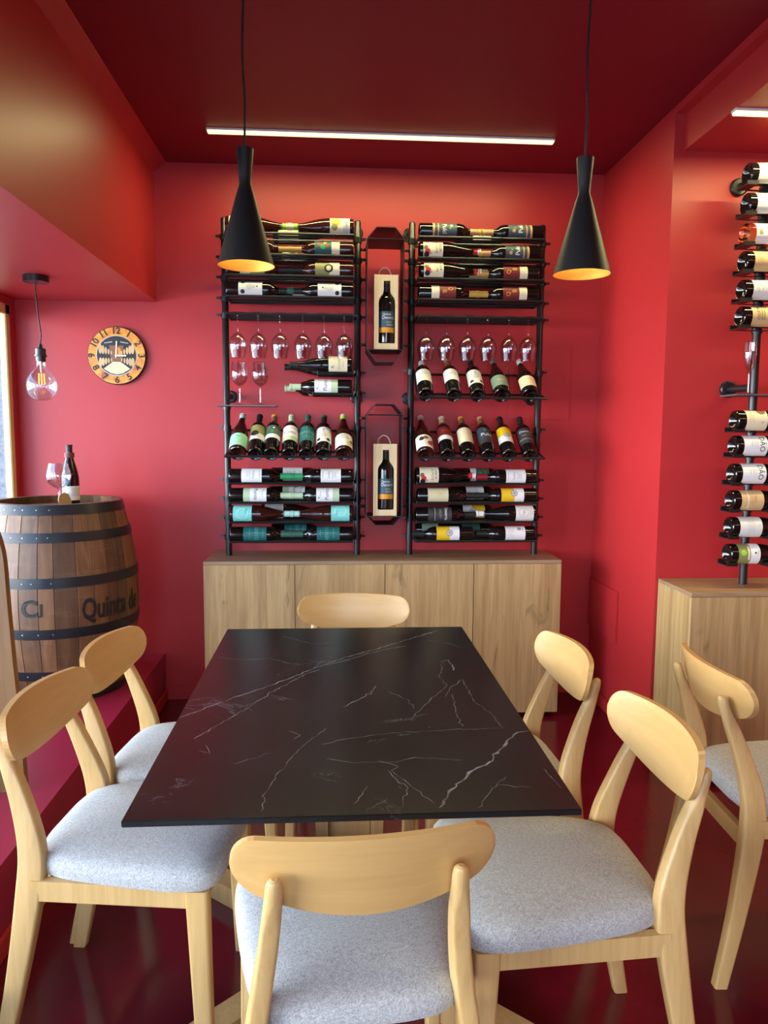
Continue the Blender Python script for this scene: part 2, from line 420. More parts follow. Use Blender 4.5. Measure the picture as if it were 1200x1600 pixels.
# pedestal: column of a centre panel with two shaped cheeks, under-top bearer and a crossed foot
MB().box(-.055, .055, -.05, .05, .05, .70, PLANK, .003).build('column', tab)
for s in (-1, 1):
    prof = catmull([(.14, .70), (.128, .62), (.095, .50), (.085, .36), (.095, .22), (.14, .08), (.16, .05)], 5)
    out = [(s*.055, -.06, .70)] + [(s*x, -.06, z) for x, z in prof] + [(s*.055, -.06, .05)]
    MB().prism(out, (0, .12, 0), PLANK).build('cheek', tab)
MB().box(-.30, .30, -.04, .04, .70, .738, PLANK, .004).build('bearer', tab)
MB().box(-.05, .05, -.45, .45, .70, .738, PLANK, .004).build('bearer', tab)
for a in (40, 140, 220, 320):
    M = Matrix.Rotation(rad(a), 4, 'Z')
    out = [M @ Vector(p) for p in ((0, -.035, 0), (.74, -.035, 0), (.76, -.035, .03), (.70, -.035, .05), (.12, -.035, .075), (0, -.035, .075))]
    MB().prism(out, M.to_3x3() @ Vector((0, .07, 0)), PLANK).build('foot', tab)

# ------------------------------------------------------------------ chairs
def sweep(pts, m, n=6):
    """pts: (x,y,z,w,d) rounded-rectangle sections"""
    b = MB(); rs = []
    for x, y, z, w, d in catmull(pts, n):
        r = min(w, d)*(.2 if z < .66 else .2+.28*min(1, (z-.66)/.05)); ring = []
        for cx, cy, a0 in ((w/2-r, d/2-r, 0), (-w/2+r, d/2-r, 90), (-w/2+r, -d/2+r, 180), (w/2-r, -d/2+r, 270)):
            for k in range(4):
                a = rad(a0+k*30); ring.append((x+cx+r*math.cos(a), y+cy+r*math.sin(a), z))
        rs.append(ring)
    b.rings(rs, m); return b
def make_chair(M, label):
    root = empty('dining_chair', M, label, 'chair', 'oak dining chairs with grey seats')
    for s in (-1, 1):
        pts = [(s*.206, -.272, 0, .030, .034), (s*.194, -.230, .20, .032, .044), (s*.181, -.198, .40, .034, .058), (s*.168, -.196, .50, .033, .056), (s*.154, -.226, .61, .031, .042), (s*.145, -.264, .71, .029, .029), (s*.1435, -.273, .742, .024, .023), (s*.143, -.275, .750, .010, .010)]
        sweep(pts, OAK).build('leg', root)
        sweep([(s*.206, .196, 0, .030, .034), (s*.202, .188, .22, .034, .042), (s*.197, .180, .436, .038, .050)], OAK, 4).build('leg', root)
        MB().prism([(s*.176, -.19, .392), (s*.196, -.19, .392), (s*.206, .18, .392), (s*.186, .18, .392)], (0, 0, .046), OAK).build('side_rail', root)
    MB().box(-.19, .19, .170, .190, .385, .436, OAK, .002).build('front_rail', root)
    MB().box(-.178, .178, -.212, -.19, .345, .392, OAK, .002).build('back_rail', root)
    half = catmull([(0, -.212), (.085, -.210), (.150, -.192), (.186, -.135), (.206, -.04), (.222, .08), (.226, .15), (.214, .205), (.17, .226), (.08, .232), (0, .233)], 5)
    outl = half + [(-x, y) for x, y in half[-2:0:-1]]
    b = MB(); rs = []
    for z, sc in ((.436, .955), (.440, .985), (.455, 1.0), (.470, .995), (.481, .965), (.489, .90), (.4945, .78), (.498, .60), (.500, .35), (.5005, .12)):
        rs.append([(x*sc, .01+(y-.01)*sc, z) for x, y in outl])
    b.rings(rs, FAB); b.build('seat', root)
    # curved backrest panel
    b = MB(); i = b.mi(BOARD); nu, nv, th = 36, 8, .0165
    grid = {}
    for side in (0, 1):
        for a in range(nu+1):
            u = math.sin((a/nu-.5)*PI)
            e = max(0, (abs(u)-.80)/.20)
            t = .806 - .008*u*u - .046*(1-math.sqrt(max(0, 1-e*e)))
            bo = .668 + .048*u*u + .036*(1-math.sqrt(max(0, 1-e*e)))
            if abs(u) > .9999: t = bo = (t+bo)/2
            for v in range(nv+1):
                q = v/nv; z = bo+(t-bo)*q
                edge = min(q, 1-q)*(t-bo); rr = min(1, edge/.006)
                edge2 = min(1, (1-abs(u))/.02)
                hth = th/2*(.86+.14*min(rr, 1))*(.86+.14*edge2)
                y = -.262 + .045*u*u - (z-.735)*.20 + (hth if side else -hth)
                grid[side, a, v] = b.bm.verts.new((.212*u, y, z))
    for side in (0, 1):
        for a in range(nu):
            for v in range(nv):
                b.face((grid[side, a, v], grid[side, a+1, v], grid[side, a+1, v+1], grid[side, a, v+1]), i, True)
    for a in range(nu):
        for v in (0, nv): b.face((grid[0, a, v], grid[0, a+1, v], grid[1, a+1, v], grid[1, a, v]), i)
    for a in (0, nu):
        for v in range(nv): b.face((grid[0, a, v], grid[0, a, v+1], grid[1, a, v+1], grid[1, a, v]), i)
    b.build('backrest', root)
    return root
def place(x, y, deg): return Matrix.Translation((x, y, 0)) @ Matrix.Rotation(rad(deg), 4, 'Z')
ch = make_chair(place(.030, 1.350, 4.5), 'oak chair nearest the camera, seen from behind at the table end')
for x, y, a, t in ((-.455, 1.765, -96, 'oak chair at near left of the table, front of the plinth edge'),
                   (-.425, 2.185, -97, 'oak chair at far left of the table, before the barrel'),
                   (.462, 1.530, 92, 'oak chair at near right of the table, its seat fully showing'),
                   (.434, 2.085, 93, 'oak chair at far right of the table, seat hidden below the top'),
                   (.062, 2.560, 178, 'oak chair at far end of the table, backrest before the sideboard'),
                   (1.272, 1.935, -93, 'oak chair turned away from the table, at the right photo edge')):
    copy_tree(ch, place(x, y, a), t)

# ------------------------------------------------------------------ pendant lamps
def make_pendant(x, y, zb, label):
    root = empty('pendant_lamp', (x, y, zb), label, 'pendant lamp', 'black pendant lamps over the table')
    K = .906
    out = [(.094, 0), (.0925, .006), (.062, .115), (.029, .232), (.0195, .262), (.0215, .29), (.0285, .372), (.0285, .375)]
    out = [(r*K, z*K) for r, z in out]
    b = MB(); b.lathe(out, BLACKSAT, 48); b.lathe([(.0285*K, .375*K), (.0, .3755*K)], BLACKSAT, 48); b.build('lamp_shade', root)
    inn = [(r*K, z*K) for r, z in ((.094, 0), (.0905, .004), (.060, .115), (.027, .232), (.0, .234))]
    MB().lathe(inn, GOLD, 48).build('gold_lining', root)
    b = MB(); b.lathe([(.013, .19), (.013, .16), (.020, .14), (.023, .12), (.019, .105), (0, .098)], ALU, 16); b.build('lamp_bulb', root)
    l = bpy.data.lights.new('bulb_glow', 'POINT'); l.energy = .5; l.color = (1, .88, .60); l.shadow_soft_size = .02
    lo = bpy.data.objects.new('bulb_glow', l); lo.location = (0, 0, .075); C.objects.link(lo); lo.parent = root
    P = [(0, 0, .338), (.0, 0, .37), (.002, 0, .48), (-.004, 0, .62), (.003, 0, ZC-zb-.03), (0, 0, ZC-zb)]
    MB().tube(catmull(P, 5), .0034, CORD, 8).build('cord', root)
    MB().lathe([(.05, ZC-zb-.02), (.05, ZC-zb)], BLACKSAT, 24, None, True, True).build('canopy', root)
    return root
p0 = make_pendant(-.269, 2.36, 1.917, 'black cone pendant lamp hanging left, in front of left wine rack')
make_pendant(.748, 2.30, 1.899, 'black cone pendant lamp hanging right, between rack and right wall')
def bulb_lamp(x, y):
    root = empty('bulb_pendant', (x, y, ZBK), 'bare globe bulb hanging from black cord at bay soffit', 'pendant lamp')
    MB().lathe([(.052, -.026), (.052, 0)], BLACK, 32, None, True, True).build('canopy', root)
    MB().tube(catmull([(0, 0, -.026), (-.003, 0, -.06), (.004, 0, -.17), (.012, 0, -.24), (.008, 0, -.285)], 5), .003, CORD, 8).build('cord', root)
    b = MB(); M = Matrix.Translation((.008, 0, 0))
    b.lathe([(.006, -.283), (.010, -.300), (.021, -.304), (.022, -.330), (.026, -.331), (.026, -.336), (.021, -.337), (.0195, -.358)], BLACK, 24, M, True, True); b.build('socket', root)
    prof = [(.017, -.356), (.0175, -.374), (.024, -.388), (.040, -.404), (.056, -.428), (.0625, -.458), (.0585, -.489), (.043, -.511), (.02, -.522), (.0, -.524)]
    bo = MB().lathe(catmull(prof, 3), GLASS, 32, M).build('bulb', root)
    b = MB(); b.tube([(.008, 0, -.356), (.008, 0, -.405)], [.007, .004], ALU, 8)
    for k in range(4):
        a = k*PI/2+.4
        b.tube([(.008+.010*math.cos(a), .010*math.sin(a), -.408), (.008+.011*math.cos(a), .011*math.sin(a), -.455)], .0026, FIL, 6)
    b.build('filament', bo)
bulb_lamp(-1.268, 3.357)

# ------------------------------------------------------------------ wall clock
def disc(b, cx, cz, y, r, m, seg=48, rx=None):
    i = b.mi(m); b.face([b.bm.verts.new((cx+(rx or r)*math.cos(2*PI*k/seg), y, cz+r*math.sin(2*PI*k/seg))) for k in range(seg)], i)
def clock_face_mat():
    m, nt, bb, N, L = newmat('worn_orange_ring')
    v = coords(N, L, (1, 1, 1)); f = noise(N, L, v, 22, 6, .7, .5)
    L.new(ramp(N, L, f, [(.30, (.30, .07, .01)), (.45, (.72, .22, .02)), (.62, (.80, .38, .03)), (.8, (.85, .58, .12))]), bb.inputs['Base Color']); bb.inputs['Roughness'].default_value = .35
    return m
ck = empty('wall_clock', (-1.10, YB, 1.80), 'round wall clock with orange number ring and barrel cellar picture', 'clock')
R0 = .145
M = Matrix.Rotation(rad(90), 4, 'X')
MB().lathe([(R0, 0), (R0, .022), (R0-.003, .026)], BLACK, 64, M, True, True).build('case', ck)
b = MB(); disc(b, 0, 0, -.0265, R0-.004, clock_face_mat(), 64)
disc(b, 0, 0, -.0270, .100, pal('lgrey'), 64); disc(b, 0, 0, -.0274, .097, pal('black'), 64)
i = b.mi(pal('brown')); b.face([b.bm.verts.new((x, -.0278, z)) for x, z in ((-.035, .05), (.035, .05), (.028, -.03), (-.028, -.03))], i)
disc(b, .008, .02, -.0280, .022, pal('orange'), 24, .014)
i = b.mi(pal('cream2')); b.face([b.bm.verts.new((x, -.0278, z)) for x, z in ((-.016, -.028), (.016, -.028), (.066, -.066), (.03, -.088), (0, -.094), (-.03, -.088), (-.066, -.066))], i)
for s in (-1, 1):
    for k in range(5):
        t = k/4; x = .080-.055*t
        disc(b, s*x, .034-.020*t, -.0280-.0001*k, .026-.016*t, pal('tan' if s > 0 else 'cork'), 20, .0085-.005*t)
        disc(b, s*x, -.034+.012*t, -.0280-.0001*k, .024-.014*t, pal('cork' if s > 0 else 'tan'), 20, .0085-.005*t)
    i = b.mi(pal('lgrey')); b.face([b.bm.verts.new(p) for p in ((s*.02, -.0279, .066), (s*.06, -.0279, .060), (s*.06, -.0279, .063), (s*.02, -.0279, .070))], i)
b.build('dial', ck)
for k in range(1, 13):
    b = MB(); i = b.mi(pal('black'))
    a = rad(90-30*k); v, f = text_geo(str(k), .045, .02)
    cx, cz = .1215*math.cos(a), .1215*math.sin(a); ro = rad(-30*k) if k not in (4, 5, 6, 7, 8) else rad(-30*k+180)
    vs = [b.bm.verts.new((cx+x*math.cos(ro)-z*math.sin(ro), -.0285, cz+x*math.sin(ro)+z*math.cos(ro))) for x, z in v]
    for q in f: b.face([vs[j] for j in q], i)
    b.build('numeral', ck)
HAND = plain('cream_hand', (.85, .80, .60), .4)
MB().box(-.003, .003, -.0315, -.030, -.012, .072, HAND, 0, Matrix.Rotation(rad(4), 4, 'Y') @ Matrix.Translation((-.002, 0, 0))).build('minute_hand', ck)
MB().box(-.008, .048, -.0305, -.029, -.0035, .0035, HAND).build('hour_hand', ck)

# ------------------------------------------------------------------ barrel
def stave_mat():
    m, nt, b, N, L = newmat('barrel_stave')
    v = coords(N, L, (15, 15, 1.1)); f = noise(N, L, v, 1, 7, .65, 1.0)
    c = ramp(N, L, f, [(.25, (.055, .024, .011)), (.5, (.14, .065, .028)), (.78, (.25, .135, .065))])
    at = N.new('ShaderNodeAttribute'); at.attribute_name = 'tone'
    c = mix(N, L, 1.0, c, ramp(N, L, at.outputs['Fac'], [(0, (.62, .60, .60)), (1, (1.35, 1.3, 1.25))]), 'MULTIPLY')
    st = noise(N, L, coords(N, L, (1, 1, 1)), 6, 6, .7)
    c = mix(N, L, ramp(N, L, st, [(.58, (0, 0, 0)), (.72, (.6,)*3)]), c, (.035, .022, .018))
    hz = noise(N, L, coords(N, L, (3, 3, 30)), 1, 5, .7)
    c = mix(N, L, ramp(N, L, hz, [(.55, (0, 0, 0)), (.8, (.35,)*3)]), c, (.34, .21, .11))
    L.new(c, b.inputs['Base Color']); b.inputs['Roughness'].default_value = .48
    bump(N, L, b, f, .25, .002); return m
STAVE = stave_mat()
BX, BY, BH, BR, BRH = -1.252, 3.47, .86, .338, .272
bar = empty('wine_barrel', (BX, BY, ZP), 'old oak wine barrel with black iron hoops standing on the plinth', 'barrel')
def brad(z): t = (z/BH-.5)*2; return BRH+(BR-BRH)*(1-abs(t)**1.9)
b = MB(); si = b.mi(STAVE); nst = 26
tone = b.bm.verts.layers.float.new('tone')
ang0 = 0
ws = [.7+.6*random.random() for _ in range(nst)]; tw = sum(ws)
for w in ws:
    a0, a1 = ang0+.0012, ang0+w/tw*2*PI-.0012; ang0 += w/tw*2*PI
    tn = random.random(); rows = []
    for k in range(25):
        z = BH*k/24; R = brad(z); row = []
        for (a, dr) in ((a0, -.002), (a0+.005, 0), ((a0+a1)/2, 0), (a1-.005, 0), (a1, -.002)):
            row.append(b.bm.verts.new(((R+dr)*math.cos(a), (R+dr)*math.sin(a), z)))
        row.append(b.bm.verts.new(((R-.028)*math.cos(a1), (R-.028)*math.sin(a1), z)))
        row.append(b.bm.verts.new(((R-.028)*math.cos(a0), (R-.028)*math.sin(a0), z)))
        for v in row: v[tone] = tn
        rows.append(row)
    for r0, r1 in zip(rows, rows[1:]):
        for j in range(7): b.face((r0[j], r0[(j+1) % 7], r1[(j+1) % 7], r1[j]), si, j in (1, 2))
    b.face(rows[0][::-1], si); b.face(rows[-1], si)
b.build('staves', bar)
b = MB(); hi = b.mi(STAVE)
tl = b.bm.verts.layers.float.new('tone')
for zz in (.035, BH-.045):
    y0 = -brad(zz)+.026; n = 7; RR = brad(zz)-.024
    for k in range(n):
        xa, xb = -RR+2*RR*k/n+.0008, -RR+2*RR*(k+1)/n-.0008
        f0 = lambda x: math.sqrt(max(0, RR*RR-x*x))
        xs = [xa+(xb-xa)*j/6 for j in range(7)]
        ring = [(x, -f0(x)) for x in xs] + [(x, f0(x)) for x in xs[::-1]]
        t = random.random(); vv = [b.bm.verts.new((x, y, zz+.012)) for x, y in ring]; v2 = [b.bm.verts.new((x, y, zz-.012)) for x, y in ring]
        for q in vv+v2: q[tl] = t
        b.face(vv, hi); b.face(v2[::-1], hi)
b.build('head', bar)
for z, hw in ((.021, .042), (.135, .040), (.322, .042), (.538, .042), (.725, .040), (.839, .042)):
    z0, z1 = max(0.0, z-hw/2), min(BH, z+hw/2)
    b = MB(); prof = [(brad(z0)+.0005, z0), (brad(z0)+.0035, z0), (brad(z)+.0038, z), (brad(z1)+.0035, z1), (brad(z1)+.0005, z1)]
    b.lathe(prof, IRON, 72); hp = b.build('hoop', bar)
    b = MB()
    for k in range(9):
        a = rad(-118 + (k-4)*10 + random.uniform(-2, 2)); R = brad(z)+.0035
        Mr = Matrix.Translation((R*math.cos(a), R*math.sin(a), z)) @ Matrix.Rotation(a, 4, 'Z') @ Matrix.Rotation(rad(90), 4, 'Y')
        b.lathe([(.0036, 0), (.0030, .0014), (0, .002)], RIVET, 8, Mr)
    b.build('rivets', hp)
def stencil(txt, size, theta, zc, sx=1.0, R_off=.0022):
    b = MB(); i = b.mi(plain('stencil_black', (.012, .011, .012), .6))
    v, f = text_geo(txt, size, .028)
    vs = []
    for x, z in v:
        zz = zc+z; R = brad(zz)+R_off; a = rad(theta) + x*sx/R
        vs.append(b.bm.verts.new((R*math.sin(a), -R*math.cos(a), zz)))
    for q in f: b.face([vs[j] for j in q], i)
    b.build('lettering', bar)
stencil('Quinta de', .128, 60, .412, .62)
stencil('C', .10, -2, .43, 1.0); stencil('J', .06, 6, .43, 1.0)

# ------------------------------------------------------------------ bottles
BORD = [(0, .020), (.014, .017), (.026, .008), (.031, .0015), (.0345, 0), (.0372, .003), (.0378, .008), (.0378, .188), (.0370, .200), (.033, .213), (.025, .224), (.0175, .234), (.0148, .246), (.0142, .292), (.0155, .293), (.0155, .299), (.012, .300), (0, .300)]
BURG = [(0, .022), (.014, .018), (.028, .009), (.034, .0015), (.038, 0), (.0412, .003), (.0420, .010), (.0420, .122), (.0410, .140), (.0375, .163), (.0310, .190), (.0235, .217), (.0178, .240), (.0152, .258), (.0142, .290), (.0158, .291), (.0158, .298), (.012, .299), (0, .299)]
KR = {'o': (BORD, .0378), 'g': (BURG, .0420)}
BODY, CAPM, LABM = {}, {}, {}
def body_mesh(kind, glass):
    if (kind, glass) not in BODY:
        b = MB(); b.lathe(KR[kind][0], BOTTLE[glass], 26)
        o = b.build('bottle_body'); BODY[kind, glass] = o.data; bpy.data.objects.remove(o)
    return BODY[kind, glass]
def cap_mesh(kind, cap, tip):
    if (kind, cap, tip) not in CAPM:
        b = MB(); z0 = .246 if kind == 'o' else .250
        b.lathe([(.0152, z0), (.0150, z0+.02), (.0148, .284)], pal(cap), 20)
        b.lathe([(.0148, .284), (.0148, .2915), (.0163, .2920), (.0163, .3000), (.0130, .3012), (0, .3014)], pal(tip), 20)
        o = b.build('capsule'); CAPM[kind, cap, tip] = o.data; bpy.data.objects.remove(o)
    return CAPM[kind, cap, tip]
def label_mesh(kind, bands, marks, A=78):
    key = repr((kind, bands, marks, A))
    if key not in LABM:
        R = KR[kind][1]; b = MB(); b.ndisc = 0
        P = lambda th, z, o: (R+o) and ((R+o)*math.sin(th), -(R+o)*math.cos(th), z)
        def patch(z0, z1, a0, a1, m, o, n=16):
            i = b.mi(m); v = [[b.bm.verts.new(P(rad(a0+(a1-a0)*k/n), z, o)) for k in range(n+1)] for z in (z0, z1)]
            for k in range(n): b.face((v[0][k], v[0][k+1], v[1][k+1], v[1][k]), i, True)
        for z0, z1, c in bands: patch(z0, z1, -A, A, pal(c), .0005)
        for m in marks:
            if m[0] == 't':
                _, txt, zc, h, c, th = m
                v, f = text_geo(txt, h); i = b.mi(pal(c))
                vs = [b.bm.verts.new(P(rad(th)+x/R, zc+z, .0009)) for x, z in v]
                for q in f: b.face([vs[j] for j in q], i)
            elif m[0] == 'd':
                _, zc, th, r, c = m; i = b.mi(pal(c))
                dk = .0009 + b.ndisc*.00006; b.ndisc += 1
                rr_ = [[b.bm.verts.new(P(rad(th)+q*r*math.cos(2*PI*k/16)/R, zc+q*r*math.sin(2*PI*k/16), dk)) for k in range(16)] for q in (.35, .7, 1)]
                b.face(rr_[0], i)
                for ra, rb in zip(rr_, rr_[1:]):
                    for k in range(16): b.face((ra[k], ra[(k+1) % 16], rb[(k+1) % 16], rb[k]), i)
            elif m[0] == 'r':
                _, z0, z1, a0, a1, c = m; patch(z0, z1, a0, a1, pal(c), .0008, max(2, int(abs(a1-a0)/8)))
        o = b.build('label'); LABM[key] = o.data; bpy.data.objects.remove(o)
    return LABM[key]
lines = lambda z, n, c='greytext', w=30, dz=.008: tuple(('r', z-k*dz, z-k*dz+.0018, -w+(k*7) % 9, w-(k*11) % 13, c) for k in range(n))
